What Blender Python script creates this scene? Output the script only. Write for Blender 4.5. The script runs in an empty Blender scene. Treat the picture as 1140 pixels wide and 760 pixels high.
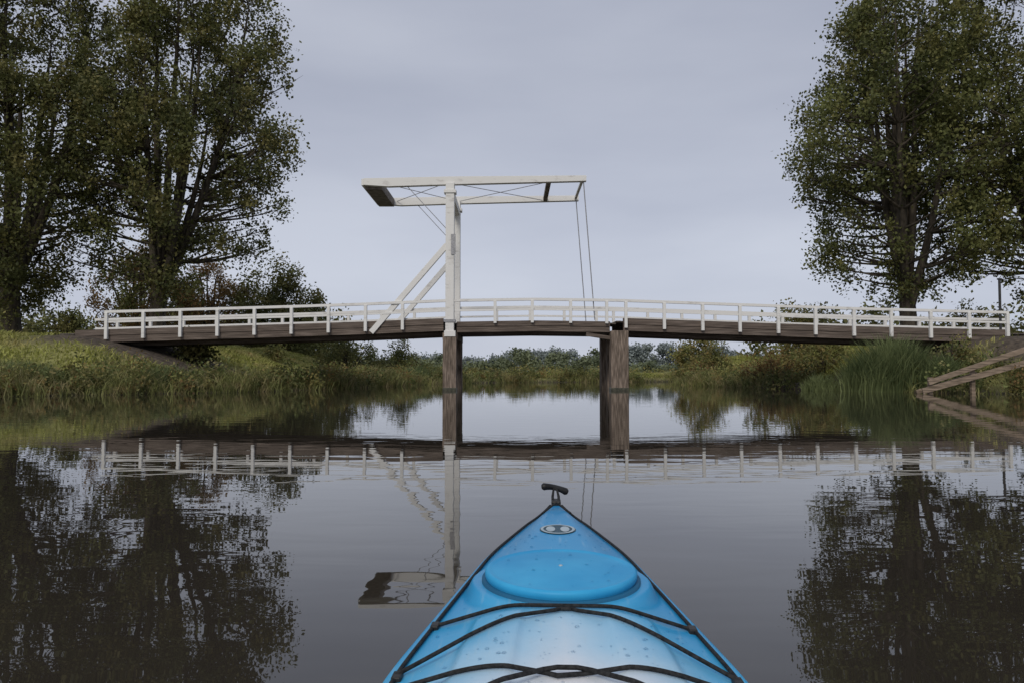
import bpy, math, numpy as np
from mathutils import Vector
R = np.random.RandomState
sc = bpy.context.scene
sc.view_settings.view_transform='Standard'
sc.view_settings.look='None'
sc.view_settings.exposure=0

# ------------------------------------------------------------ helpers
def link(o,parent=None):
    sc.collection.objects.link(o)
    if parent is not None: o.parent=parent
    return o
def empty(name,loc=(0,0,0),rz=0):
    o=bpy.data.objects.new(name,None); o.location=loc; o.rotation_euler=(0,0,rz); o.empty_display_size=.3
    return link(o)
def np_mesh(name,v,f,mat=None,parent=None,attr=None,smooth=False,pattr=None):
    v=np.asarray(v,dtype=np.float32).reshape(-1,3); f=np.asarray(f,dtype=np.int32)
    k=f.shape[1]; me=bpy.data.meshes.new(name)
    me.vertices.add(len(v)); me.vertices.foreach_set('co',v.ravel())
    me.loops.add(f.size); me.loops.foreach_set('vertex_index',f.ravel())
    me.polygons.add(len(f)); me.polygons.foreach_set('loop_start',np.arange(0,f.size,k,dtype=np.int32))
    me.polygons.foreach_set('loop_total',np.full(len(f),k,dtype=np.int32))
    if smooth: me.polygons.foreach_set('use_smooth',np.ones(len(f),dtype=bool))
    me.update(calc_edges=True)
    if attr is not None:
        a=me.attributes.new('tint','FLOAT','FACE'); a.data.foreach_set('value',np.asarray(attr,dtype=np.float32))
    if pattr is not None:
        a=me.attributes.new('dirt','FLOAT','POINT'); a.data.foreach_set('value',np.asarray(pattr,dtype=np.float32))
    if mat: me.materials.append(mat)
    return link(bpy.data.objects.new(name,me),parent)
def py_mesh(name,v,f,mat=None,parent=None,smooth=False,bevel=0):
    me=bpy.data.meshes.new(name); me.from_pydata([tuple(map(float,p)) for p in v],[],f); me.update()
    if smooth:
        for p in me.polygons: p.use_smooth=True
    if mat: me.materials.append(mat)
    o=link(bpy.data.objects.new(name,me),parent)
    if bevel:
        b=o.modifiers.new('b','BEVEL'); b.width=bevel; b.segments=2; b.limit_method='ANGLE'
    return o
BF=[(0,3,2,1),(4,5,6,7),(0,1,5,4),(1,2,6,5),(2,3,7,6),(3,0,4,7)]
def box(name,x0,x1,y0,y1,z0,z1,mat,parent=None,bevel=0):
    v=[(x0,y0,z0),(x1,y0,z0),(x1,y1,z0),(x0,y1,z0),(x0,y0,z1),(x1,y0,z1),(x1,y1,z1),(x0,y1,z1)]
    return py_mesh(name,v,BF,mat,parent,bevel=bevel)
def boxes(name,L,mat,parent=None,bevel=0):
    v=[];f=[]
    for (x0,x1,y0,y1,z0,z1) in L:
        b=len(v); v+=[(x0,y0,z0),(x1,y0,z0),(x1,y1,z0),(x0,y1,z0),(x0,y0,z1),(x1,y0,z1),(x1,y1,z1),(x0,y1,z1)]
        f+=[tuple(b+i for i in q) for q in BF]
    return py_mesh(name,v,f,mat,parent,bevel=bevel)
def bar(name,a,b,w,h,mat,parent=None,bevel=0,up=(0,0,1)):
    a=Vector(a);b=Vector(b);d=(b-a).normalized();u=Vector(up)
    s=d.cross(u).normalized();u=s.cross(d).normalized()
    v=[]
    for p in (a,b):
        for sx,sz in((-1,-1),(1,-1),(1,1),(-1,1)): v.append(p+s*(sx*w/2)+u*(sz*h/2))
    f=[(0,3,2,1),(4,5,6,7),(0,1,5,4),(1,2,6,5),(2,3,7,6),(3,0,4,7)]
    return py_mesh(name,v,f,mat,parent,bevel=bevel)
def loft(name,xs,y0,y1,zb,zt,mat,parent=None,bevel=0):
    v=[];f=[];n=len(xs)
    for i in range(n): v+=[(xs[i],y0,zb[i]),(xs[i],y1,zb[i]),(xs[i],y1,zt[i]),(xs[i],y0,zt[i])]
    for i in range(n-1):
        a=4*i;b=a+4
        for j in range(4):
            k=(j+1)%4; f.append((a+j,b+j,b+k,a+k))
    f+=[(0,1,2,3),(4*n-1,4*n-2,4*n-3,4*n-4)]
    return py_mesh(name,v,f,mat,parent,bevel=bevel)
def cord(name,pts,r,mat,parent=None,cyc=False):
    c=bpy.data.curves.new(name,'CURVE'); c.dimensions='3D'; c.bevel_depth=r; c.bevel_resolution=3
    s=c.splines.new('POLY'); s.points.add(len(pts)-1)
    for i,p in enumerate(pts): s.points[i].co=(p[0],p[1],p[2],1)
    s.use_cyclic_u=cyc; c.materials.append(mat); c.use_fill_caps=True
    return link(bpy.data.objects.new(name,c),parent)
def tubes_np(paths,ns=7):
    V=[];F=[];base=0
    for pts,rad in paths:
        pts=np.asarray(pts,float);n=len(pts)
        t=np.gradient(pts,axis=0); t/=np.linalg.norm(t,axis=1)[:,None]+1e-9
        ref=np.array([1,0.13,0.07]); s=np.cross(t,ref); s/=np.linalg.norm(s,axis=1)[:,None]+1e-9
        u=np.cross(s,t); a=np.linspace(0,2*np.pi,ns,endpoint=False)
        ring=pts[:,None,:]+(s[:,None,:]*np.cos(a)[None,:,None]+u[:,None,:]*np.sin(a)[None,:,None])*np.asarray(rad)[:,None,None]
        V.append(ring.reshape(-1,3))
        i=np.arange(n-1)[:,None]*ns; j=np.arange(ns)[None,:]; k=(j+1)%ns
        F.append(np.stack([i+j,i+k,i+ns+k,i+ns+j],-1).reshape(-1,4)+base); base+=n*ns
    return np.concatenate(V),np.concatenate(F)
def sm(x): x=np.clip(x,0,1); return x*x*(3-2*x)

# ------------------------------------------------------------ materials
def mat_new(name):
    m=bpy.data.materials.new(name); m.use_nodes=True; nt=m.node_tree
    return m,nt,nt.nodes['Principled BSDF'],nt.nodes['Material Output']
def noise_mat(name,c1,c2,scale=4,rough=.8,stretch=(1,1,1),bump=0.0,c3=None,detail=6,spec=.3,metal=0,lo=.35,hi=.65):
    m,nt,b,o=mat_new(name); N=nt.nodes; L=nt.links
    tc=N.new('ShaderNodeTexCoord'); mp=N.new('ShaderNodeMapping'); mp.inputs['Scale'].default_value=stretch
    L.new(tc.outputs['Object'],mp.inputs[0])
    n=N.new('ShaderNodeTexNoise'); n.inputs['Scale'].default_value=scale; n.inputs['Detail'].default_value=detail
    L.new(mp.outputs[0],n.inputs[0])
    r=N.new('ShaderNodeValToRGB'); r.color_ramp.elements[0].position=lo; r.color_ramp.elements[1].position=hi
    r.color_ramp.elements[0].color=(*c1,1); r.color_ramp.elements[1].color=(*c2,1)
    if c3:
        e=r.color_ramp.elements.new((lo+hi)/2); e.color=(*c3,1)
    L.new(n.outputs[0],r.inputs[0]); L.new(r.outputs[0],b.inputs['Base Color'])
    b.inputs['Roughness'].default_value=rough; b.inputs['Specular IOR Level'].default_value=spec; b.inputs['Metallic'].default_value=metal
    if bump:
        bp=N.new('ShaderNodeBump'); bp.inputs['Strength'].default_value=bump; bp.inputs['Distance'].default_value=.02
        L.new(n.outputs[0],bp.inputs['Height']); L.new(bp.outputs[0],b.inputs['Normal'])
    return m
def leaf_mat(name,dark,light,scale=.35,trans=.3,alt=None):
    m,nt,b,o=mat_new(name); N=nt.nodes; L=nt.links
    at=N.new('ShaderNodeAttribute'); at.attribute_name='tint'
    tc=N.new('ShaderNodeTexCoord'); n=N.new('ShaderNodeTexNoise'); n.inputs['Scale'].default_value=scale; n.inputs['Detail'].default_value=3
    L.new(tc.outputs['Object'],n.inputs[0])
    a=N.new('ShaderNodeMath'); a.operation='MULTIPLY_ADD'; a.inputs[1].default_value=.6; L.new(at.outputs['Fac'],a.inputs[0])
    s=N.new('ShaderNodeMath'); s.operation='MULTIPLY_ADD'; s.inputs[1].default_value=1.6; s.inputs[2].default_value=-.6
    L.new(n.outputs[0],s.inputs[0]); L.new(s.outputs[0],a.inputs[2])
    r=N.new('ShaderNodeValToRGB'); r.color_ramp.elements[0].color=(*dark,1); r.color_ramp.elements[1].color=(*light,1)
    r.color_ramp.elements[0].position=.1; r.color_ramp.elements[1].position=.9
    L.new(a.outputs[0],r.inputs[0]); col=r.outputs[0]
    if alt:
        n2=N.new('ShaderNodeTexNoise'); n2.inputs['Scale'].default_value=scale*2.3; n2.inputs['Detail'].default_value=4
        mp=N.new('ShaderNodeMapping'); mp.inputs['Location'].default_value=(17,5,3); L.new(tc.outputs['Object'],mp.inputs[0]); L.new(mp.outputs[0],n2.inputs[0])
        rg=N.new('ShaderNodeMapRange'); rg.inputs[1].default_value=.48; rg.inputs[2].default_value=.64; L.new(n2.outputs[0],rg.inputs[0])
        mm=N.new('ShaderNodeMix'); mm.data_type='RGBA'; mm.inputs[7].default_value=(*alt,1); L.new(rg.outputs[0],mm.inputs[0]); L.new(col,mm.inputs[6]); col=mm.outputs[2]
    L.new(col,b.inputs['Base Color'])
    b.inputs['Roughness'].default_value=.6; b.inputs['Specular IOR Level'].default_value=.25
    t=N.new('ShaderNodeBsdfTranslucent'); L.new(col,t.inputs[0])
    mx=N.new('ShaderNodeMixShader'); mx.inputs[0].default_value=trans
    L.new(b.outputs[0],mx.inputs[1]); L.new(t.outputs[0],mx.inputs[2]); L.new(mx.outputs[0],o.inputs[0])
    return m
M_white=noise_mat('white_paint',(.50,.48,.45),(.76,.75,.72),scale=2.2,rough=.55,stretch=(1,1,3),bump=.1,lo=.22,hi=.42)
M_beam=noise_mat('weathered_beam',(.055,.043,.036),(.23,.185,.155),scale=3,stretch=(.35,1,7),rough=.85,bump=.4,c3=(.125,.098,.08),lo=.25,hi=.75)
M_pile=noise_mat('pile_timber',(.065,.05,.038),(.34,.27,.215),scale=3.5,stretch=(4,4,.5),rough=.85,bump=.6,c3=(.165,.128,.10),lo=.28,hi=.72)
M_deck=noise_mat('deck_planks',(.06,.05,.045),(.15,.13,.11),scale=3,stretch=(7,.5,1),rough=.9)
M_cwt=noise_mat('counterweight_timber',(.12,.10,.09),(.26,.23,.20),scale=4,rough=.8)
M_steel=noise_mat('cable_steel',(.25,.25,.26),(.4,.4,.41),scale=20,rough=.5,metal=.3)
M_dark=noise_mat('dark_metal',(.03,.03,.03),(.06,.06,.06),scale=10,rough=.6)
M_wet=noise_mat('wet_timber',(.03,.032,.022),(.09,.085,.06),scale=8,rough=.4)
M_bark=noise_mat('bark',(.03,.025,.018),(.10,.082,.062),scale=5,stretch=(1,1,.25),rough=.95,bump=.5)
M_fence=noise_mat('fence_timber',(.13,.10,.07),(.34,.26,.195),scale=4,stretch=(.5,1,5),rough=.85,bump=.4)
M_leafA=leaf_mat('leaves_deep_green',(.044,.052,.019),(.19,.20,.068),scale=.3,alt=(.18,.16,.055))
M_leafB=leaf_mat('leaves_mid_green',(.046,.056,.019),(.20,.215,.072),scale=.3,alt=(.185,.175,.058))
M_leafR=leaf_mat('leaves_rust',(.10,.065,.028),(.30,.19,.07),scale=.8)
M_leafO=leaf_mat('leaves_olive',(.08,.088,.030),(.32,.32,.105),scale=.7,alt=(.32,.24,.09))
M_leafW=leaf_mat('waterside_leaves',(.05,.07,.024),(.22,.26,.09),scale=1.2,alt=(.32,.27,.12))
M_reed=leaf_mat('reed_blades',(.06,.085,.032),(.24,.28,.12),scale=.6)
M_bank=leaf_mat('bank_grass_blades',(.07,.08,.025),(.30,.31,.11),scale=.7,alt=(.36,.30,.15))
M_grass=leaf_mat('grass_blades',(.12,.13,.03),(.42,.43,.12),scale=.25,alt=(.46,.41,.17))
M_far=leaf_mat('distant_leaves_haze_tint',(.085,.105,.062),(.20,.225,.125),scale=.05,trans=.1)  # leaf colours lightened to paint in aerial haze
M_hill=leaf_mat('hill_leaves_haze_tint',(.17,.205,.20),(.27,.30,.29),scale=.03,trans=.1)  # haze over the far ridge baked into pale bluish leaf colours, no volume

# ------------------------------------------------------------ terrain
river=np.array([(-32,-80),(-27,0),(-21,20),(-17.4,25.6),(-14.8,27.6),(-10.6,31.5),(-8.2,37.5),(-6.0,47),(-4,54),(0,58.5),(9,61),(22,66),(45,80),(90,110),
 (95,98),(50,66),(28,58),(15,54),(10.6,50),(11.3,43),(14.3,35),(16.0,30.6),(18.8,28.4),(23,24),(27,12),(30,0),(36,-80)],float)
def sdist(P):
    P=np.asarray(P,float); n=len(river); d=np.full(len(P),1e9); ins=np.zeros(len(P),bool)
    for i in range(n):
        a=river[i];b=river[(i+1)%n];e=b-a;w=P-a
        t=np.clip((w@e)/(e@e),0,1); q=w-t[:,None]*e; d=np.minimum(d,(q**2).sum(1))
        c=((a[1]>P[:,1])!=(b[1]>P[:,1]))
        if b[1]!=a[1]:
            xi=a[0]+(P[:,1]-a[1])*(b[0]-a[0])/(b[1]-a[1]); ins^=(c&(P[:,0]<xi))
    d=np.sqrt(d); return np.where(ins,-d,d)
def wob(x,y): return .5*np.sin(x*.9+1.3*np.sin(y*.5))*np.cos(y*.8+.7*x)+.3*np.sin(2.3*x+1.7*y)
def ground(x,y):
    x=np.asarray(x,float);y=np.asarray(y,float); d=sdist(np.stack([x,y],1))+.4*wob(x,y)
    h=np.where(d<0,np.maximum(-1.2,d*.6),.28*sm(d/1.2)+.2*sm(d/10))
    near=sm((110-y)/50)
    fr=.16+.84*sm((y-29.0)/5.2)
    L=1.97*sm((-x-11.0)/8.5)*sm(d/5)*fr; Rr=1.97*sm((x-15)/6.5)*sm(d/5)*(.45+.55*sm((y-27.)/4.5))
    h=h+(L+Rr)*near+.07*wob(x*.6,y*.6)*sm(d/3)
    return h,d
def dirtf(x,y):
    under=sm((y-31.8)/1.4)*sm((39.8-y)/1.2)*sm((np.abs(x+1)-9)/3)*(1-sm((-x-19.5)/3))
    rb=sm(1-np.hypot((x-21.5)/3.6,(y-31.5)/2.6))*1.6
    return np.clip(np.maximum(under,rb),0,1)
def axis(lo,hi,a,b,st):
    c=list(np.arange(a,b+st,st)); s=st;x=c[-1]
    while x<hi: s*=1.18;x+=s;c.append(x)
    s=st;x=c[0]
    while x>lo: s*=1.18;x-=s;c.insert(0,x)
    return np.array(c)
gx=axis(-2500,2500,-36,36,.5); gy=axis(-600,4000,12,75,.5)
X,Y=np.meshgrid(gx,gy); H,_=ground(X.ravel(),Y.ravel())
nx,ny=len(gx),len(gy)
i=np.arange(ny-1)[:,None]*nx; j=np.arange(nx-1)[None,:]
F=np.stack([i+j,i+j+1,i+nx+j+1,i+nx+j],-1).reshape(-1,4)
m,nt,b,o=mat_new('ground'); N=nt.nodes;Lk=nt.links
tc=N.new('ShaderNodeTexCoord');n1=N.new('ShaderNodeTexNoise');n1.inputs['Scale'].default_value=.25;n1.inputs['Detail'].default_value=8
n2=N.new('ShaderNodeTexNoise');n2.inputs['Scale'].default_value=5;n2.inputs['Detail'].default_value=6
Lk.new(tc.outputs['Object'],n1.inputs[0]);Lk.new(tc.outputs['Object'],n2.inputs[0])
r1=N.new('ShaderNodeValToRGB');r1.color_ramp.elements[0].position=.3;r1.color_ramp.elements[0].color=(.14,.15,.04,1);r1.color_ramp.elements[1].position=.7;r1.color_ramp.elements[1].color=(.33,.32,.11,1)
Lk.new(n1.outputs[0],r1.inputs[0])
mx=N.new('ShaderNodeMix');mx.data_type='RGBA';mx.blend_type='MULTIPLY';mx.inputs[0].default_value=.6
r2=N.new('ShaderNodeValToRGB');r2.color_ramp.elements[0].position=.3;r2.color_ramp.elements[0].color=(.35,.3,.25,1);r2.color_ramp.elements[1].position=.65
Lk.new(n2.outputs[0],r2.inputs[0]);Lk.new(r1.outputs[0],mx.inputs[6]);Lk.new(r2.outputs[0],mx.inputs[7])
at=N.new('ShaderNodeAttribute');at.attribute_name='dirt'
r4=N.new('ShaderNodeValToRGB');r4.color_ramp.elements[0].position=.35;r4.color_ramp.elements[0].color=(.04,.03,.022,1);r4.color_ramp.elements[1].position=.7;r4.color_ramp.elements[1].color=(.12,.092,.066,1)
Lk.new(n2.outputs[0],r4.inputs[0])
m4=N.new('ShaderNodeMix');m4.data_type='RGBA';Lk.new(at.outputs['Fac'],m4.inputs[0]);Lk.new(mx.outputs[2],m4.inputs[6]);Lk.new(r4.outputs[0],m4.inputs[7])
sx=N.new('ShaderNodeSeparateXYZ');Lk.new(tc.outputs['Object'],sx.inputs[0])
r3=N.new('ShaderNodeMapRange');r3.inputs[1].default_value=.03;r3.inputs[2].default_value=.3;Lk.new(sx.outputs[2],r3.inputs[0])
m3=N.new('ShaderNodeMix');m3.data_type='RGBA';m3.inputs[6].default_value=(.05,.04,.026,1)
Lk.new(r3.outputs[0],m3.inputs[0]);Lk.new(m4.outputs[2],m3.inputs[7]);Lk.new(m3.outputs[2],b.inputs['Base Color'])
b.inputs['Roughness'].default_value=.95
bq=N.new('ShaderNodeBump');bq.inputs['Distance'].default_value=.08;Lk.new(n2.outputs[0],bq.inputs['Height']);Lk.new(bq.outputs[0],b.inputs['Normal'])
M_ground=m
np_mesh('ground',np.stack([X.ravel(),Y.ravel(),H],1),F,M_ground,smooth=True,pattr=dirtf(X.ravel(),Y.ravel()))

# ------------------------------------------------------------ water
m,nt,b,o=mat_new('water'); N=nt.nodes;Lk=nt.links
b.inputs['Base Color'].default_value=(.032,.027,.021,1);b.inputs['Roughness'].default_value=.01;b.inputs['IOR'].default_value=1.56
tc=N.new('ShaderNodeTexCoord')
mp=N.new('ShaderNodeMapping');mp.inputs['Scale'].default_value=(.5,1.3,1);Lk.new(tc.outputs['Object'],mp.inputs[0])
w1=N.new('ShaderNodeTexNoise');w1.inputs['Scale'].default_value=2.6;w1.inputs['Detail'].default_value=1.8;w1.inputs['Distortion'].default_value=.3;Lk.new(mp.outputs[0],w1.inputs[0])
mp2=N.new('ShaderNodeMapping');mp2.inputs['Scale'].default_value=(.35,1.,1);Lk.new(tc.outputs['Object'],mp2.inputs[0])
w2=N.new('ShaderNodeTexNoise');w2.inputs['Scale'].default_value=9;w2.inputs['Detail'].default_value=3;Lk.new(mp2.outputs[0],w2.inputs[0])
mk=N.new('ShaderNodeTexNoise');mk.inputs['Scale'].default_value=.16;mk.inputs['Detail'].default_value=3;Lk.new(mp2.outputs[0],mk.inputs[0])
mr=N.new('ShaderNodeMapRange');mr.inputs[1].default_value=.50;mr.inputs[2].default_value=.64;Lk.new(mk.outputs[0],mr.inputs[0])
mu=N.new('ShaderNodeMath');mu.operation='MULTIPLY';Lk.new(w2.outputs[0],mu.inputs[0]);Lk.new(mr.outputs[0],mu.inputs[1])
ad=N.new('ShaderNodeMath');ad.operation='MULTIPLY_ADD';ad.inputs[1].default_value=.55;Lk.new(mu.outputs[0],ad.inputs[0]);Lk.new(w1.outputs[0],ad.inputs[2])
bp=N.new('ShaderNodeBump');bp.inputs['Strength'].default_value=1;bp.inputs['Distance'].default_value=.0015
Lk.new(ad.outputs[0],bp.inputs['Height']);Lk.new(bp.outputs[0],b.inputs['Normal'])
py_mesh('water',[(-600,-400,0),(600,-400,0),(600,400,0),(-600,400,0)],[(0,1,2,3)],m)

# ------------------------------------------------------------ foliage builders
def leaf_quads(P,size,rs,flat=0.0):
    n=len(P); a=rs.normal(size=(n,3)); a/=np.linalg.norm(a,axis=1)[:,None]
    b=rs.normal(size=(n,3)); b-=(a*b).sum(1)[:,None]*a; b/=np.linalg.norm(b,axis=1)[:,None]
    s=size*(.6+.8*rs.rand(n))[:,None]
    c=np.cross(a,b)
    v=np.stack([P-a*s*.5,P+b*s*.34+c*s*.08,P+a*s*.5,P-b*s*.34+c*s*.08],1).reshape(-1,3)
    return v,np.arange(4*n).reshape(-1,4)
def clump_pts(C,rad,per,rs,sq=.75,soft=.12):
    out=[];t=[]
    for c,r in zip(C,rad):
        k=max(8,int(per*(r**2)))
        d=rs.normal(size=(k,3)); d/=np.linalg.norm(d,axis=1)[:,None]
        el=np.array([.75+.5*rs.rand(),.75+.5*rs.rand(),sq*(.8+.6*rs.rand())])
        rr=r*(rs.rand(k)**.5)*(.7+.7*rs.rand(k)); p=d*rr[:,None]*el
        p+=soft*r*rs.normal(size=(k,3)); out.append(c+p); t.append(np.full(k,rs.rand()*.5)+rs.rand(k)*.4+.15*d[:,2])
    return np.concatenate(out),np.clip(np.concatenate(t),0,1)
def tree(name,x,y,height,Rx,seed,mat,offx=0.,nclump=210,per=300,lo=.12,leaf=.19,trunk_r=.42,pw=.75,clr=(.45,1.05),ex=.72,nl=9):
    rs=R(seed); gz=float(ground([x],[y])[0][0])-.15; e=empty(name,(x,y,gz))
    ph=rs.rand(6)*6.28
    def env(u,a):
        base=np.sin(np.pi*np.clip(u,0.02,1)**pw)**ex
        return Rx*base*(1+.14*np.sin(2*a+ph[0]+3*u)+.11*np.sin(3*a+ph[1]-7*u)+.10*np.sin(15*u+ph[2]+a))
    paths=[]; nodes=[]
    th=height*.12
    t=np.linspace(0,1,6); tp=np.stack([.1*np.sin(t*3+ph[3]),.1*np.cos(t*2),t*th],1)
    paths.append((tp,trunk_r*(1.25-.4*t**.5)))
    for k in range(nl):
        a=k*6.283/nl+rs.rand()*.5; uu=.5+.38*rs.rand()
        rr=env(uu,a)*(.35+.45*rs.rand()) if k else 0.2
        top=np.array([math.cos(a)*rr+offx*uu,math.sin(a)*rr,height*(lo+(1-lo)*uu)])
        t=np.linspace(0,1,14)[:,None]; s=tp[-1]-np.array([0,0,rs.rand()*th*.4])
        mid=s+(top-s)*.4; mid[:2]+=(top[:2]-s[:2])*.3
        p=(1-t)**2*s+2*t*(1-t)*mid+t**2*top+np.sin(t*9+k)*.12*rs.normal(size=3)*t
        rd=trunk_r*.5*(1-t[:,0])**.8+.03
        paths.append((p,rd)); nodes+=list(zip(p[2:],rd[2:]))
    NP=np.array([q[0] for q in nodes]);NR=np.array([q[1] for q in nodes])
    C=[];rad=[]
    tries=0
    while len(C)<nclump and tries<20000:
        tries+=1
        u=rs.rand(); a=rs.rand()*6.283; q=(.2+.8*rs.rand()**.55)
        r=env(u,a)*q
        if rs.rand()>(.3+.7*env(u,a)/Rx): continue
        if u<.3 and rs.rand()>.35+2.0*u*q: continue
        z=height*(lo+(1-lo)*u)-.3
        px,py=math.cos(a)*r,math.sin(a)*r
        if math.sin(px*1.1+ph[4]+.6*math.sin(z*.7))*math.sin(z*.85+ph[5]+px*.3)*math.cos(py*.5+ph[0])>.42: continue
        C.append((px+u*offx,py,z)); rad.append(clr[0]+(clr[1]-clr[0])*rs.rand())
    C=np.array(C)
    for c in C:
        dd=np.linalg.norm(NP-c,axis=1)+3*np.maximum(0,NP[:,2]-c[2]+.8)
        k=dd.argmin(); s=NP[k]; t=np.linspace(0,1,5)[:,None]
        mid=(s+c)/2; mid=mid+[0,0,-.12*np.linalg.norm(c-s)]+rs.normal(size=3)*.12
        p=(1-t)**2*s+2*t*(1-t)*mid+t**2*c
        paths.append((p,np.minimum(NR[k]*.5,.08)*(1-.85*t[:,0])+.007))
        for _ in range(2):
            q=c+rs.normal(size=3)*.4; paths.append((np.array([p[3],(p[3]+q)/2+rs.normal(size=3)*.05,q]),np.array([.018,.012,.005])))
    v,f=tubes_np(paths,6); np_mesh('trunk_and_limbs',v,f,M_bark,e,smooth=True)
    P,tt=clump_pts(C,rad,per,rs,1.05,.2); v,f=leaf_quads(P,leaf,rs)
    np_mesh('crown_leaves',v,f,mat,e,attr=tt)
    return e
def bush(name,x,y,rx,ry,h,seed,mat,nclump=40,per=260,leaf=.15,clr=(.3,.7),z0=None):
    rs=R(seed); gz=float(ground([x],[y])[0][0]) if z0 is None else z0; e=empty(name,(x,y,gz))
    C=[]
    for _ in range(nclump):
        a=rs.rand()*6.283;q=rs.rand()**.5;zz=rs.rand()
        m_=math.sqrt(max(0,1-zz**2))*q; C.append((math.cos(a)*rx*m_,math.sin(a)*ry*m_,h*zz*(.55+.6*rs.rand())))
    C=np.array(C); rad=clr[0]+(clr[1]-clr[0])*rs.rand(nclump)
    P,tt=clump_pts(C,rad,per,rs,.9,.2); v,f=leaf_quads(P,leaf,rs); np_mesh('leaves',v,f,mat,e,attr=tt)
    paths=[]
    for c in C[:26]:
        s=np.array([c[0]*.25,c[1]*.25,-.2]); paths.append((np.array([s,(s+c)/2+[0,0,.1*h],c]),np.array([.05,.035,.012])))
    v,f=tubes_np(paths,5); np_mesh('stems',v,f,M_bark,e,smooth=True)
    return e
def mass(name,pts,mat,leaf,seed,per):
    rs=R(seed); A=np.array(pts); P,tt=clump_pts(A[:,:3],A[:,3],per,rs,.9); v,f=leaf_quads(P,leaf,rs)
    return np_mesh(name,v,f,mat,attr=tt)

tree('deciduous_tree',-28.8,44,26,7.0,3,M_leafA,offx=.3,nclump=400,lo=.09,trunk_r=.6)
tree('deciduous_tree',-20.6,44.5,25.5,6.6,11,M_leafA,offx=2.4,nclump=400,lo=.10,trunk_r=.5,ex=.8)
tree('deciduous_tree',22.8,44,23.4,6.5,23,M_leafB,offx=-.6,nclump=350,lo=.12,trunk_r=.48,ex=.85)
tree('deciduous_tree',31.0,43,27,8.4,31,M_leafB,offx=.2,nclump=450,lo=.11,trunk_r=.5)
tree('deciduous_tree',-38,43,22,6.5,41,M_leafA,nclump=170,per=200,lo=.06)
tree('rust_coloured_tree',-31,64,9.2,3.6,52,M_leafR,nclump=60,lo=.1,trunk_r=.2)
tree('rust_coloured_tree',-26,66,8.6,3.2,53,M_leafR,nclump=60,lo=.1,trunk_r=.2)
bush('shrub',22,58,4.4,3,6.6,61,M_leafO,nclump=80,clr=(.5,1.0),leaf=.2)
bush('shrub',15.5,64,2.6,2,3.6,72,M_leafO,nclump=40,clr=(.5,.9),leaf=.2)
bush('shrub',-20,66,5,3,7.5,62,M_leafA,nclump=90,clr=(.7,1.1),leaf=.22)
bush('shrub',-13.2,61,2.8,2.5,2.7,63,M_leafA,nclump=60)
bush('shrub',-9.0,62,3.0,2.5,2.6,64,M_leafB,nclump=60)
bush('shrub',-15.6,50,.8,.8,1.0,65,M_leafO,nclump=16)
bush('shrub',-15.0,36.0,1.0,.9,1.2,66,M_leafA,nclump=30)
bush('shrub',-10.2,43,1.3,1.0,1.0,74,M_leafO,nclump=24,clr=(.2,.45))
bush('shrub',13.4,51,2.4,2,2.3,67,M_leafO,nclump=50)
bush('rust_coloured_shrub',13.9,41,2.2,1.5,1.3,68,M_leafR,nclump=60,clr=(.2,.45),leaf=.12)
bush('rust_coloured_shrub',11.9,48,1.2,1.2,1.0,75,M_leafR,nclump=30,clr=(.2,.4),leaf=.12)
bush('shrub',17.0,42,2.6,1.8,1.9,69,M_leafO,nclump=70,clr=(.25,.55))
bush('shrub',18.6,32.6,1.0,.7,1.1,77,M_leafW,nclump=40,clr=(.15,.35),leaf=.11)
bush('shrub',12.9,37.5,1.1,1.0,1.2,78,M_leafW,nclump=40,clr=(.18,.4),leaf=.12)
bush('shrub',-26.5,36.5,2.0,1.5,2.1,70,M_leafO,nclump=50)
bush('shrub',-23.2,39.5,1.4,1.0,1.2,76,M_leafA,nclump=30)
bush('shrub',-30.0,36,1.8,1.5,3.2,73,M_leafB,nclump=50)
bush('shrub',29.5,50,4,2,2.8,71,M_leafO,nclump=45)

rs=R(5)
L=[]
for k in range(170):
    x=-75+rs.rand()*57; L.append((x,78+rs.rand()*14,1.5+rs.rand()*(5.0+1.5*math.sin(x*.3)),1.6+rs.rand()*.9))
for k in range(70):
    x=26+rs.rand()*60; L.append((x,74+rs.rand()*10,2+rs.rand()*4.5,1.5+rs.rand()*.8))
mass('hedgerow',L,M_leafA,.45,6,55)
L=[]
for k in range(520):
    x=-190+rs.rand()*420; hh=5.0+2.0*math.sin(x*.07)+1.8*math.sin(x*.19+1)+1.4*math.sin(x*.43)
    if x>38: hh=hh*.45+.6
    L.append((x,265+rs.rand()*40,.3+rs.rand()*hh,1.4+rs.rand()*1.5))
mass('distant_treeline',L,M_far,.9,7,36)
L=[]
for k in range(700):
    x=-300+rs.rand()*1000; hh=11+9*math.exp(-((x-150)/55)**2)+3*math.sin(x*.02)+1.5*math.sin(x*.07)
    L.append((x,640+rs.rand()*60,.5+rs.rand()*hh,4+rs.rand()*3))
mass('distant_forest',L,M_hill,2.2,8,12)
L=[]
for k in range(90):
    x=-14+rs.rand()*60; L.append((x,95+rs.rand()*70,.25+rs.rand()*.4,.4+rs.rand()*.8))
mass('meadow_bushes',L,M_leafO,.3,9,90)

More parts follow.
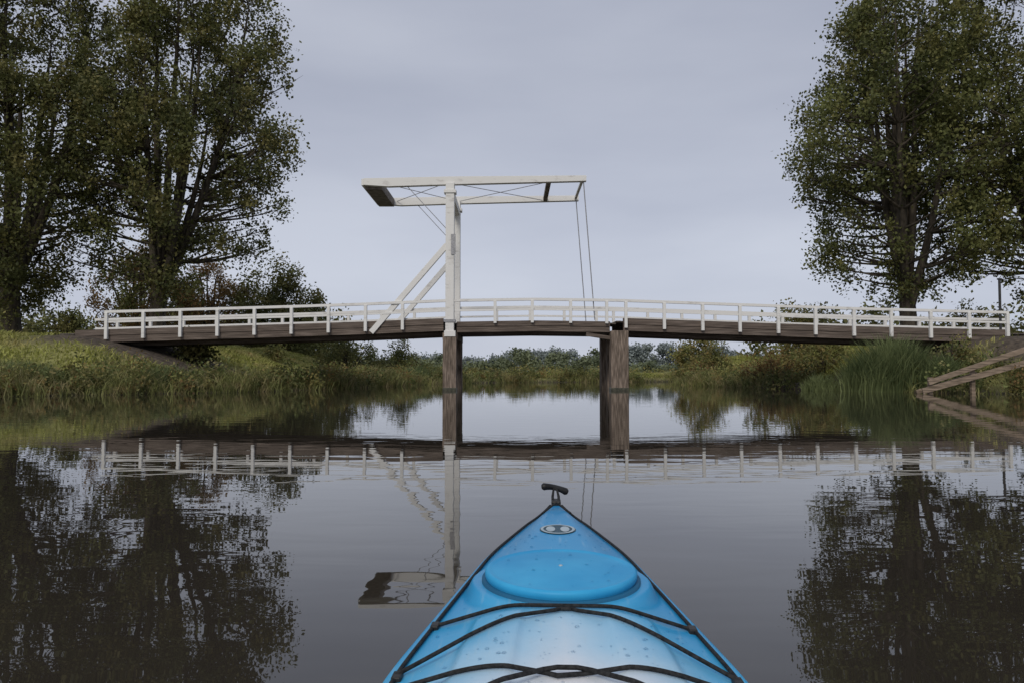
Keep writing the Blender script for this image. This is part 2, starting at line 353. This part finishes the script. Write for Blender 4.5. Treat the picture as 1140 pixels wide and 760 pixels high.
# ------------------------------------------------------------ grass, reeds, waterside plants
def blades(name,P,h,w,lean,rs,mat,tint):
    n=len(P); a=rs.rand(n)*6.283; s=np.stack([np.cos(a),np.sin(a),0*a],1)*(w/2)[:,None]
    la=rs.rand(n)*6.283; ld=np.stack([np.cos(la),np.sin(la),0*la],1)*(lean*h)[:,None]
    up=np.zeros((n,3)); up[:,2]=h
    m_=P+up*.6+ld*.3; t=P+up*.95+ld*1.2
    v=np.stack([P-s,P+s,m_-s*.8,m_+s*.8,t],1).reshape(-1,3)
    b=np.arange(n)[:,None]*5; f=np.stack([b+[0,1,2],b+[1,3,2],b+[2,3,4]],1).reshape(-1,3)
    return np_mesh(name,v,f,mat,attr=np.repeat(tint,3))
rs=R(77)
Q=np.stack([rs.rand(900000)*80-40,rs.rand(900000)*62+18],1)
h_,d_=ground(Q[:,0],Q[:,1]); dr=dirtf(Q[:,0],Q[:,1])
vis=np.abs(Q[:,0])<.78*Q[:,1]+4
n_=np.clip(.5+.8*wob(Q[:,0]*.45+3,Q[:,1]*.45),0,1)
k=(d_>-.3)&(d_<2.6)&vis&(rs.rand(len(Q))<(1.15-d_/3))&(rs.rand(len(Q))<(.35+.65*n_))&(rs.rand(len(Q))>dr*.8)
P=np.stack([Q[k,0],Q[k,1],np.maximum(h_[k],-.1)-.05],1); n=len(P)
hh=(.18+.65*rs.rand(n)**1.6)*(.4+1.15*n_[k])
blades('bank_grass',P,hh,.025+.022*rs.rand(n),.3+.8*rs.rand(n),rs,M_bank,rs.rand(n))
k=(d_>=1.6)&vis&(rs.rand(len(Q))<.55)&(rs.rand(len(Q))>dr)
P=np.stack([Q[k,0],Q[k,1],h_[k]-.03],1); n=len(P)
blades('meadow_grass',P,(.08+.2*rs.rand(n))*(.5+1.1*n_[k]),.04+.04*rs.rand(n),.4+.5*rs.rand(n),rs,M_grass,rs.rand(n))
for nm,mt,sd,cnt,rl,thr in(('waterside_plants',M_leafW,1,620,.13,.5),('waterside_weeds',M_leafO,2,460,.11,.4),('rusty_dock_plants',M_leafR,3,130,.10,.4),('dark_waterside_plants',M_leafA,4,240,.12,.4)):
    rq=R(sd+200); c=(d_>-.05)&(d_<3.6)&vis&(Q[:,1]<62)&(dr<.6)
    idx=np.nonzero(c)[0]; idx=idx[rq.permutation(len(idx))[:cnt]]
    rr=.10+.40*rq.rand(len(idx))**1.8
    L=[(Q[q,0],Q[q,1],h_[q]+r_*.7+.15*rq.rand(),r_) for q,r_ in zip(idx,rr)]
    rq2=R(sd+300); A=np.array(L); P,tt=clump_pts(A[:,:3],A[:,3],800,rq2,1.1,.25); v,f=leaf_quads(P,rl,rq2); np_mesh(nm,v,f,mt,attr=tt)
def reeds(name,cx,cy,rx,ry,h,n,seed,mat=M_reed):
    rs=R(seed); a=rs.rand(n)*6.283;q=rs.rand(n)**.5
    x=cx+np.cos(a)*rx*q;y=cy+np.sin(a)*ry*q; g,_=ground(x,y); g=np.maximum(g,-.3)
    hh=h*(1-.45*q**2)*(.45+.55*rs.rand(n))
    blades(name,np.stack([x,y,g],1),hh,.025+.03*rs.rand(n),.1+.35*rs.rand(n),rs,mat,rs.rand(n))
reeds('reed_bed',15.4,31.9,1.7,1.0,2.75,4400,1)
reeds('reed_bed',13.7,34.2,.8,.8,1.3,1000,2)
reeds('reed_bed',17.2,31.0,.9,.6,1.6,1100,8)
reeds('reed_bed',-13.6,30.5,1.2,.9,.95,1100,3)
reeds('reed_bed',-18.2,28.5,1.6,1.0,1.0,1300,4)
reeds('reed_bed',-6.5,52,1.2,2.0,1.2,1200,5)
reeds('reed_bed',11.4,46,.9,2.0,1.1,1000,6,M_bank)

# ------------------------------------------------------------ bridge
B=empty('drawbridge')
Y0,Y1=34.0,38.1
def rz(x): return np.interp(x,[-22,-19,-13,-9.8,-6.6,-2.8,1,4.7,10,15,22,25.5],[3.36,3.44,3.61,3.70,3.81,3.97,4.03,3.98,3.79,3.62,3.44,3.38])
XL,XR=-19.4,22.0; xm0,xm1=-2.75,4.55
PT=[(118-570)/25.15+k*1.64 for k in range(9)]
PC=[-.75,.9,2.6,4.2]; PR=[5.05,6.75,8.45,10.1,11.8,13.45,15.15,16.8,18.55,20.25,21.95]
for (ys,yo,tag,xl,xr) in((Y0,-1,'near',XL+1.35,XR),(Y1,1,'far',XL-1.3,XR+2.6)):
    posts=[]
    xs_=PT+PC+PR if tag=='near' else PT+[PT[0]-1.64]+PC+PR+[23.65]
    for x in xs_:
        z=float(rz(x)); w=.065; ya,yb=(ys-.10,ys+.04) if yo<0 else (ys-.04,ys+.10)
        lowz=z-1.22 if not(xm0<x<xm1) else z-1.05
        posts.append((x-w,x+w,ya,yb,lowz,z-.06))
    boxes('rail_posts_'+tag,posts,M_white,B,.008)
    xs=np.linspace(xl,xr,60); z=rz(xs)
    loft('top_rail_'+tag,xs,ys-.08,ys+.08,z-.07,z+.045,M_white,B)
    loft('mid_rail_'+tag,xs,ys-.035,ys+.035,z-.50,z-.41,M_white,B)
    xb0=XL if tag=='near' else XL-1.5; xb1=XR-.1 if tag=='near' else XR+2.2
    for (a,bb,t0,t1,nm) in((xb0,-3.05,-.78,-1.34,'approach_beam'),(-2.45,4.35,-.95,-1.42,'leaf_beam'),(4.95,xb1,-.78,-1.34,'approach_beam')):
        xs=np.linspace(a,bb,24); z=rz(xs); mid=(t0+t1)/2
        loft(nm+'_upper_'+tag,xs,ys+.05 if yo<0 else ys-.25,ys+.25 if yo<0 else ys-.05,z+mid+.012,z+t0,M_beam,B)
        loft(nm+'_lower_'+tag,xs,ys+.08 if yo<0 else ys-.25,ys+.25 if yo<0 else ys-.08,z+t1,z+mid-.012,M_beam,B)
        loft(nm+'_web_'+tag,xs,ys+.12 if yo<0 else ys-.2,ys+.2 if yo<0 else ys-.12,z+t1+.03,z+t0-.03,M_beam,B)
pl=[]
for x in np.arange(XL-.8,XR+1.5,.22):
    z=float(rz(x+.1)); dz=.9 if (x<-2.9 or x>4.6) else .99
    pl.append((x,x+.205,Y0+.27,Y1-.27,z-dz-.06,z-dz))
boxes('deck_planks',pl,M_deck,B)
jj=[]
for x in np.arange(XL+1,XR-1,1.6):
    z=float(rz(x)); jj.append((x-.08,x+.08,Y0+.26,Y1-.26,z-1.3,z-.98))
boxes('cross_joists',jj,M_beam,B)
for yy in (35.2,36.9):
    xs=np.linspace(XL,XR,50); z=rz(xs); loft('stringer',xs,yy-.1,yy+.1,z-1.50,z-1.31,M_beam,B)
def pile(name,x,y,w,z1):
    return box(name,x-w/2,x+w/2,y-w/2,y+w/2,-1.6,z1,M_pile,B,.03)
for (x,w,nm) in((-2.76,.60,'mast_pile'),(4.75,.78,'rest_pile')):
    pile(nm,x,Y0+.18,w,2.35 if x<0 else 2.62); pile(nm,x,Y1-.18,w,2.35 if x<0 else 2.62)
    if x>0: pile(nm+'_inner',x,35.5,.45,2.4); pile(nm+'_inner',x,36.7,.45,2.4)
    z=float(rz(x)); box('pier_cap',x-.33,x+.33,Y0+.1,Y1-.1,z-1.75+(.1 if x>0 else 0),z-1.43,M_pile,B,.02)
    box('pier_waler',x-.12,x+.12,Y0+.3,Y1-.3,.9,1.15,M_pile,B)
    box('waterline_stain',x-w/2-.008,x+w/2+.008,Y0+.18-w/2-.008,Y0+.18+w/2+.008,-.4,.13,M_wet,B,.02)
bar('pier_cross_brace',(-2.76,Y0+.4,.4),(-2.76,Y1-.4,2.1),.08,.2,M_pile,B)
bar('pier_cross_brace',(4.75,Y0+.4,.4),(4.75,Y1-.4,2.1),.08,.2,M_pile,B)
bar('rest_corbel',(3.3,Y0+.2,2.48),(4.42,Y0+.2,2.30),.2,.16,M_beam,B)
boxes('pile_post_near',[(-3.0,-2.5,Y0-.14,Y0+.32,2.36,2.62)],M_white,B,.01)
for yy in (Y0+.08,Y1-.08):
    box('mast_post',-2.76-.19,-2.76+.19,yy-.2,yy+.2,2.6,9.22,M_white,B,.02)
    box('mast_foot_plate',-2.76-.25,-2.76+.25,yy-.24,yy+.24,3.0,3.12,M_steel,B)
    box('mast_bearing',-2.76-.27,-2.76+.27,yy-.25,yy+.25,8.75,8.9,M_white,B,.01)
    bar('mast_brace',(-6.25,yy,2.55),(-2.9,yy,6.45),.2,.24,M_white,B,.01)
box('portal_crossbeam',-2.93,-2.59,Y0+.3,Y1-.3,8.55,8.9,M_white,B,.01)
box('portal_collar',-2.70,-2.50,Y0-.18,Y0-.14,6.0,6.9,M_steel,B)
def bbeam(yy):
    v=[];x0,x1=-6.62,3.32
    for x,za,zb in((x0,9.12,9.42),(x0+1.1,9.05,9.44),(-2.76,9.14,9.50),(x1,9.30,9.55)):
        v.append((x,za,zb))
    xs=[q[0] for q in v]; loft('balance_beam',xs,yy-.14,yy+.14,[q[1] for q in v],[q[2] for q in v],M_white,B,.01)
bbeam(Y0+.08); bbeam(Y1-.08)
box('counterweight',-6.60,-5.85,Y0+.22,Y1-.22,8.98,9.38,M_cwt,B,.02)
box('balance_end_board',-6.72,-6.62,Y0-.05,Y1+.05,9.10,9.40,M_white,B,.01)
box('beam_tie',1.55,1.75,Y0+.22,Y1-.22,9.24,9.44,M_cwt,B,.01)
box('beam_tie_end',3.1,3.22,Y0+.22,Y1-.22,9.36,9.44,M_white,B)
for a,bb in(((-5.7,Y0+.25),(-2.9,Y1-.25)),((-5.7,Y1-.25),(-2.9,Y0+.25)),((-2.6,Y0+.25),(1.5,Y1-.25)),((-2.6,Y1-.25),(1.5,Y0+.25))):
    cord('wind_brace',[(a[0],a[1],9.25),(bb[0],bb[1],9.3)],.016,M_steel,B)
for yy in (Y0+.08,Y1-.08):
    cord('lift_cable',[(3.2,yy,9.3),(3.68,yy,3.1)],.024,M_steel,B)
    cord('mast_stay',[(-4.7,yy,9.1),(-2.95,yy,7.2)],.016,M_steel,B)

M_path=noise_mat('gravel_path',(.12,.105,.085),(.24,.21,.17),scale=9,rough=.95,bump=.3)
def path(xa,xb):
    xs=np.linspace(xa,xb,40); ys=np.linspace(34.6,37.5,5); XX,YY=np.meshgrid(xs,ys); h,_=ground(XX.ravel(),YY.ravel())
    i=np.arange(4)[:,None]*40;j=np.arange(39)[None,:]
    np_mesh('path',np.stack([XX.ravel(),YY.ravel(),h+.06],1),np.stack([i+j,i+j+1,i+41+j,i+40+j],-1).reshape(-1,4),M_path,smooth=True)
path(-45,-19.6); path(22.3,45)

Fz=empty('wooden_fence')
bar('upper_board',(15.6,28.8,.42),(20.6,28.6,2.15),.05,.19,M_fence,Fz,.006)
bar('lower_board',(15.4,28.85,.10),(20.7,28.65,1.58),.05,.21,M_fence,Fz,.006)
for x,zt in((15.75,.62),(17.35,1.05),(19.5,1.75)):
    box('post',x-.07,x+.07,28.90,29.04,-.4,zt,M_fence,Fz,.01)
bar('ground_board',(15.3,29.1,.05),(17.6,29.08,.75),.05,.16,M_fence,Fz,.006)
Pp=empty('marker_pole'); box('pole',23.3,23.39,36.6,36.69,2.0,5.2,M_dark,Pp,.01); box('cap',23.27,23.42,36.57,36.72,5.2,5.27,M_dark,Pp)

# ------------------------------------------------------------ kayak
K=empty('kayak',(.165,2.92,0),-math.atan(.045))
m,nt,b,o=mat_new('kayak_plastic'); N=nt.nodes;Lk=nt.links
tc=N.new('ShaderNodeTexCoord');sx=N.new('ShaderNodeSeparateXYZ');Lk.new(tc.outputs['Object'],sx.inputs[0])
nz=N.new('ShaderNodeTexNoise');nz.inputs['Scale'].default_value=3.5;nz.inputs['Detail'].default_value=4;Lk.new(tc.outputs['Object'],nz.inputs[0])
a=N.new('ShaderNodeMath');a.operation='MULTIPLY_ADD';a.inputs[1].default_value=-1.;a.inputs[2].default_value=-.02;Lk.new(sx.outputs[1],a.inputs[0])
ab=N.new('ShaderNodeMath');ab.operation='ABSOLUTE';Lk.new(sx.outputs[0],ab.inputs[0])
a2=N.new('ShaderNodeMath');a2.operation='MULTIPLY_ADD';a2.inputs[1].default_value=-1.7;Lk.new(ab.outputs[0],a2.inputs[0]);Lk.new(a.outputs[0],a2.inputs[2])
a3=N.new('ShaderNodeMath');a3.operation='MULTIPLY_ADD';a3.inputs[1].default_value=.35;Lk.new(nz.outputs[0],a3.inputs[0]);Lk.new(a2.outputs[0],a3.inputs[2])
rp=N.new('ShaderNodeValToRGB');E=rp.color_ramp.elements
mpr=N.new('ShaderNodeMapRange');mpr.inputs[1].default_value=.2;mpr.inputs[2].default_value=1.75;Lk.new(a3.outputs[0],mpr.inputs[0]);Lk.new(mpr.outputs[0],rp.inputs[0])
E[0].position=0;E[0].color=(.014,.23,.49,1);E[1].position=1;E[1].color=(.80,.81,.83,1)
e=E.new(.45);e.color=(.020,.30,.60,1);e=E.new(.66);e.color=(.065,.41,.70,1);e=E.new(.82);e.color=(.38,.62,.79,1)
# fine scuffs lightening the plastic
scf=N.new('ShaderNodeTexNoise');scf.inputs['Scale'].default_value=28;scf.inputs['Detail'].default_value=8;mps=N.new('ShaderNodeMapping');mps.inputs['Scale'].default_value=(2.5,.35,1);mps.inputs['Rotation'].default_value=(0,0,.5)
Lk.new(tc.outputs['Object'],mps.inputs[0]);Lk.new(mps.outputs[0],scf.inputs[0])
sr=N.new('ShaderNodeMapRange');sr.inputs[1].default_value=.58;sr.inputs[2].default_value=.80;sr.inputs[4].default_value=.35;Lk.new(scf.outputs[0],sr.inputs[0])
sm_=N.new('ShaderNodeMix');sm_.data_type='RGBA';sm_.inputs[7].default_value=(.45,.60,.68,1);Lk.new(sr.outputs[0],sm_.inputs[0]);Lk.new(rp.outputs[0],sm_.inputs[6])
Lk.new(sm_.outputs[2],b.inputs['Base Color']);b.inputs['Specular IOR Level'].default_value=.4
n3=N.new('ShaderNodeTexNoise');n3.inputs['Scale'].default_value=60;n3.inputs['Detail'].default_value=4;Lk.new(tc.outputs['Object'],n3.inputs[0])
bp=N.new('ShaderNodeBump');bp.inputs['Strength'].default_value=.15;bp.inputs['Distance'].default_value=.004;Lk.new(n3.outputs[0],bp.inputs['Height']);Lk.new(bp.outputs[0],b.inputs['Normal'])
rr=N.new('ShaderNodeMapRange');rr.inputs[3].default_value=.24;rr.inputs[4].default_value=.5;Lk.new(nz.outputs[0],rr.inputs[0]);Lk.new(rr.outputs[0],b.inputs['Roughness'])
M_kayak=m
M_hatch=noise_mat('hatch_rubber',(.02,.31,.61),(.045,.40,.70),scale=6,rough=.5,bump=.08)
M_groove=noise_mat('hatch_groove',(.01,.10,.20),(.015,.13,.25),scale=3,rough=.6)
M_black=noise_mat('black_cord',(.008,.008,.008),(.03,.03,.03),scale=120,rough=.75,bump=.3)
M_rubber=noise_mat('black_plastic',(.010,.010,.010),(.025,.025,.025),scale=30,rough=.45)
M_mark1=noise_mat('mark_pale',(.34,.42,.46),(.42,.50,.54),scale=30,rough=.5)
M_mark2=noise_mat('mark_dark',(.03,.07,.10),(.04,.09,.12),scale=30,rough=.5)
m,nt,b,o=mat_new('water_drops');b.inputs['Base Color'].default_value=(.9,.95,1,1);b.inputs['Roughness'].default_value=.03;b.inputs['Transmission Weight'].default_value=1;b.inputs['IOR'].default_value=1.33
M_drop=m
sS=[0,.05,.15,.34,.67,1.2,1.52,2.0,2.6,3.3,4.0,4.5,4.75]
wS=[.010,.020,.050,.112,.206,.285,.328,.345,.340,.30,.19,.07,.012]
gS=[.335,.335,.33,.32,.305,.29,.285,.28,.275,.275,.29,.31,.33]
cS=[.015,.02,.028,.036,.044,.046,.046,.05,.045,.045,.04,.03,.015]
def smi(s,T):
    s=np.asarray(s,float); acc=0
    for dd in (-.09,-.045,0,.045,.09): acc=acc+np.interp(np.clip(s+dd*np.clip(s/.15,0,1),0,4.75),sS,T)
    return acc/5
HC=1.03; HZ=.335
def deckz(s,t):
    at=np.abs(t); g=smi(s,gS);c=smi(s,cS)
    rec=sm((s-1.25)/.08)*sm((2.2-s)/.1)
    pr=1-sm((at-.30)/.70)
    z=g+c*pr
    z=z+.012*rec*(sm((.64-at)/.05))-.008*rec*sm((.30-at)/.05)
    w=smi(s,wS); r=np.hypot(t*w/.2,(s-HC)/.215)
    z=z+ (HZ - z)*sm((1.18-r)/.12)*.95
    return z
def DP(s,t,off=0.): return (float(t*smi(s,wS)),-float(s),float(deckz(s,t))+off)
ss=np.concatenate([np.linspace(0,.3,14)[:-1],np.linspace(.3,2.9,200)[:-1],np.linspace(2.9,4.75,50)])
tt=np.linspace(-1,1,101); V=[];nd=len(tt); hb=14
for s in ss:
    w=float(smi(s,wS)); g=float(smi(s,gS)); dz=deckz(np.full(nd,s),tt)
    row=[(t*w,-s,z) for t,z in zip(tt,dz)]
    keel=.30*(1-sm(s/.55))*1.0+.28*sm((s-4.2)/.55); keelz=-.11+keel
    row+= [((w+.008),-s,g-.012)]
    for q in np.linspace(.12,1,hb):
        a=q*math.pi/2; row.append(((w+.002)*math.cos(a)**.6 if q<1 else 0,-s,g-.02-(g-.02-keelz)*math.sin(a)**1.2))
    for q in np.linspace(1,.12,hb)[1:]:
        a=q*math.pi/2; row.append((-(w+.002)*math.cos(a)**.6,-s,g-.02-(g-.02-keelz)*math.sin(a)**1.2))
    row+= [(-(w+.008),-s,g-.012)]
    V.append(row)
nr=len(V[0]); f=[]
cs,crx,crs=2.42,.225,.46
for i in range(len(ss)-1):
    for j in range(nr):
        k=(j+1)%nr
        if j<nd-1:
            sc_=(ss[i]+ss[i+1])/2; xc=(tt[j]+tt[k])/2*float(smi(sc_,wS))
            if ((sc_-cs)/crs)**2+(xc/crx)**2<1: continue
        f.append((i*nr+j,(i+1)*nr+j,(i+1)*nr+k,i*nr+k))
f.append(tuple(range(nr))); f.append(tuple((len(ss)-1)*nr+q for q in range(nr-1,-1,-1)))
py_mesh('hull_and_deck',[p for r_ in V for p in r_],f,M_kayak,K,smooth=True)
P=[]
for a in np.linspace(0,2*math.pi,72,endpoint=False):
    s=cs+math.cos(a)*(crs+.01); x=math.sin(a)*(crx+.01); P.append((x,-s,float(deckz(s,x/float(smi(s,wS))))+.02))
cord('cockpit_coaming',P,.018,M_rubber,K,True)
v=[];f=[];n=72
for lev in range(4):
    for p in P:
        q=1-[0,.02,.1,.3][lev]; v.append((p[0]*q,(p[1]+cs)*q-cs,p[2]-[.0,.05,.22,.33][lev]))
for l in range(3):
    for k in range(n): f.append((l*n+k,l*n+(k+1)%n,(l+1)*n+(k+1)%n,(l+1)*n+k))
f.append(tuple(range(3*n,4*n)))
py_mesh('cockpit_liner',v,f,M_rubber,K,smooth=True)
box('seat',-.17,.17,-2.85,-2.45,-.02,.05,M_rubber,K,.03); box('seat_backrest',-.17,.17,-2.9,-2.84,.03,.27,M_rubber,K,.02)
def lathe(name,prof,mat,cx=0,cy=None,rx=.180,ry=.20,z0=None,n=96):
    cy=-HC if cy is None else cy; z0=HZ if z0 is None else z0; v=[];f=[]
    for r_,z in prof:
        for a in np.linspace(0,2*math.pi,n,endpoint=False): v.append((cx+math.cos(a)*rx*r_,cy+math.sin(a)*ry*r_,z0+z))
    for l in range(len(prof)-1):
        for k in range(n): f.append((l*n+k,l*n+(k+1)%n,(l+1)*n+(k+1)%n,(l+1)*n+k))
    return py_mesh(name,v,f,mat,K,smooth=True)
lathe('hatch_gasket',[(1.07,-.02),(1.065,.005),(1.03,.007),(.9,.007)],M_groove)
lathe('hatch_cover',[(.985,.0),(1.02,.012),(1.025,.020),(1.01,.026),(.97,.028),(.94,.0255),(.90,.025),(.80,.0265),(.5,.030),(.2,.032),(0.001,.0325)],M_hatch)
lathe('hatch_moulding_nub',[(1,-.001),(.9,.0015),(.5,.0025),(.001,.003)],M_mark1,0,-HC,.005,.006,HZ+.0325,16)
rq=R(99);v=[];f=[]
for _ in range(320):
    s=.35+1.35*rq.rand()**.8;t=(rq.rand()*2-1)*.88;r0=.0014+.0036*rq.rand()**3
    p=DP(s,t)
    if math.hypot(p[0]/.2,(s-HC)/.22)<1.1:
        if math.hypot(p[0]/.18,(s-HC)/.2)>.85: continue
        p=(p[0],p[1],HZ+.0305-.004*math.hypot(p[0]/.18,(s-HC)/.2)**2+.0005)
    b0=len(v)
    for q,zz in((1,0),(.8,.45),(.4,.75)):
        for a in np.linspace(0,2*math.pi,8,endpoint=False): v.append((p[0]+math.cos(a)*r0*q,p[1]+math.sin(a)*r0*q,p[2]+zz*r0*.8))
    v.append((p[0],p[1],p[2]+r0*.66))
    for l in range(2):
        for k in range(8): f.append((b0+l*8+k,b0+l*8+(k+1)%8,b0+l*8+8+(k+1)%8,b0+l*8+8+k))
    for k in range(8): f.append((b0+16+k,b0+16+(k+1)%8,b0+24))
py_mesh('water_drops',v,f,M_drop,K,smooth=True)
for sg in (-1,1):
    cord('deck_line',[DP(s,sg*(.94 if s>.3 else .94-.5*(.3-s)/.3),.005) for s in np.linspace(.10,1.95,60)],.0040,M_black,K)
def across(s0,t0,s1,t1,off=.006,n=40,arch=.0):
    pts=[]
    for q in np.linspace(0,1,n):
        s=s0+(s1-s0)*q; t=t0+(t1-t0)*q; p=DP(s,t,off+arch*math.sin(math.pi*q)); pts.append(p)
    zz=[p[2] for p in pts]
    hull=[0]
    for i in range(1,n):
        while len(hull)>1:
            i0,i1=hull[-2],hull[-1]
            if (zz[i1]-zz[i0])*(i-i0) <= (zz[i]-zz[i0])*(i1-i0): hull.pop()
            else: break
        hull.append(i)
    z2=np.interp(range(n),hull,[zz[h] for h in hull])
    return [(p[0],p[1],float(z)) for p,z in zip(pts,z2)]
r_=.0041
cord('bungee',across(1.265,-.90,1.265,.90),r_,M_black,K)
cord('bungee',across(1.53,-.95,1.30,-.06)+across(1.29,-.02,1.29,.06)+across(1.30,.10,1.53,.95),r_,M_black,K)
cord('bungee',across(1.60,-.95,1.63,-.1)+across(1.64,-.05,1.63,.08)+across(1.625,.12,1.60,.95),r_,M_black,K)
cord('bungee',across(1.90,-.93,1.63,-.12,.012)+across(1.625,-.05,1.625,.05,.014)+across(1.63,.12,1.90,.93,.012),r_,M_black,K)
for s in (1.265,1.53,1.60,1.90):
    for sg in(-1,1):
        p=DP(s,sg*.93,.0); box('deck_fitting',p[0]-.009,p[0]+.009,p[1]-.016,p[1]+.016,p[2]-.004,p[2]+.010,M_rubber,K,.003)
hx=[]
for q in np.linspace(-1,1,15): hx.append((q*.048-.004,-.02+q*.012,.405-.012*q-.008*q*q))
tg=cord('carry_toggle',hx,.012,M_rubber,K)
for i,q in enumerate(np.linspace(-1,1,15)): tg.data.splines[0].points[i].radius=.9+.35*q*q-.5*(abs(q)>.99)
cord('toggle_cord',[(-.012,-.10,.372),(-.012,-.06,.378),(-.008,-.03,.40),(.004,-.03,.40),(.010,-.06,.378),(.010,-.10,.370)],.005,M_black,K)
box('bow_fitting',-.017,.017,-.135,-.075,.352,.374,M_rubber,K,.006)
cord('bow_line',[DP(.24,-.62,.006),(0,-.21,.381),DP(.24,.62,.006)],.004,M_black,K)
def ellip(name,rx,ry,s0,lift,mat,x0=0,inner=0):
    n=48;v=[];f=[]
    for a in np.linspace(0,2*math.pi,n,endpoint=False):
        for q in ((1,inner) if inner else (1,.5,0.01)):
            x=x0+math.cos(a)*rx*q; s=s0+math.sin(a)*ry*q; v.append((x,-s,float(deckz(s,x/float(smi(s,wS))))+lift))
    k=2 if inner else 3
    for i in range(n):
        j=(i+1)%n
        for q in range(k-1): f.append((i*k+q,j*k+q,j*k+q+1,i*k+q+1))
    py_mesh(name,v,f,mat,K,smooth=True)
ellip('bow_mark_field',.056,.066,.53,.0015,M_mark2)
ellip('bow_mark_ring',.053,.062,.53,.003,M_mark1,inner=.84)
ellip('bow_mark_dot',.014,.036,.53,.003,M_mark1,x0=-.022)
ellip('bow_mark_dot',.014,.036,.53,.003,M_mark1,x0=.022)

# ------------------------------------------------------------ sky and light
w=bpy.data.worlds.new('World'); sc.world=w; w.use_nodes=True; nt=w.node_tree;N=nt.nodes;Lk=nt.links
bg=N['Background']
sun_el=math.radians(38); sun_az=math.radians(200)
sky=N.new('ShaderNodeTexSky');sky.sky_type='NISHITA';sky.sun_disc=False;sky.sun_elevation=sun_el;sky.sun_rotation=sun_az
tc=N.new('ShaderNodeTexCoord');mp=N.new('ShaderNodeMapping');mp.inputs['Scale'].default_value=(1,1,4.0);mp.inputs['Rotation'].default_value=(0,.12,0);Lk.new(tc.outputs['Generated'],mp.inputs[0])
nz=N.new('ShaderNodeTexNoise');nz.inputs['Scale'].default_value=1.7;nz.inputs['Detail'].default_value=5;nz.inputs['Roughness'].default_value=.45;Lk.new(mp.outputs[0],nz.inputs[0])
rp=N.new('ShaderNodeValToRGB');rp.color_ramp.elements[0].position=.32;rp.color_ramp.elements[0].color=(4.05,4.35,5.35,1);rp.color_ramp.elements[1].position=.7;rp.color_ramp.elements[1].color=(5.5,5.8,6.7,1)
Lk.new(nz.outputs[0],rp.inputs[0])
sx=N.new('ShaderNodeSeparateXYZ');Lk.new(tc.outputs['Generated'],sx.inputs[0])
mr=N.new('ShaderNodeMapRange');mr.inputs[1].default_value=0;mr.inputs[2].default_value=.35;mr.inputs[3].default_value=1.14;mr.inputs[4].default_value=.97;Lk.new(sx.outputs[2],mr.inputs[0])
ml=N.new('ShaderNodeVectorMath');ml.operation='SCALE';Lk.new(rp.outputs[0],ml.inputs[0]);Lk.new(mr.outputs[0],ml.inputs['Scale'])
mx=N.new('ShaderNodeMix');mx.data_type='RGBA';mx.inputs[0].default_value=.93;Lk.new(sky.outputs[0],mx.inputs[6]);Lk.new(ml.outputs[0],mx.inputs[7])
Lk.new(mx.outputs[2],bg.inputs[0]);bg.inputs[1].default_value=.10
ld=bpy.data.lights.new('sun','SUN');ld.energy=1.5;ld.angle=math.radians(20);ld.color=(1,.93,.82)
so=link(bpy.data.objects.new('sun',ld))
dv=Vector((math.sin(sun_az)*math.cos(sun_el),math.cos(sun_az)*math.cos(sun_el),math.sin(sun_el)))
so.rotation_euler=dv.to_track_quat('Z','Y').to_euler()

cam=bpy.data.cameras.new('camera');cam.sensor_width=36;cam.lens=27;cam.clip_start=.02;cam.clip_end=8000
co=link(bpy.data.objects.new('camera',cam));co.location=(0,0,.84);co.rotation_euler=(math.radians(90+2.21),0,0)
sc.camera=co
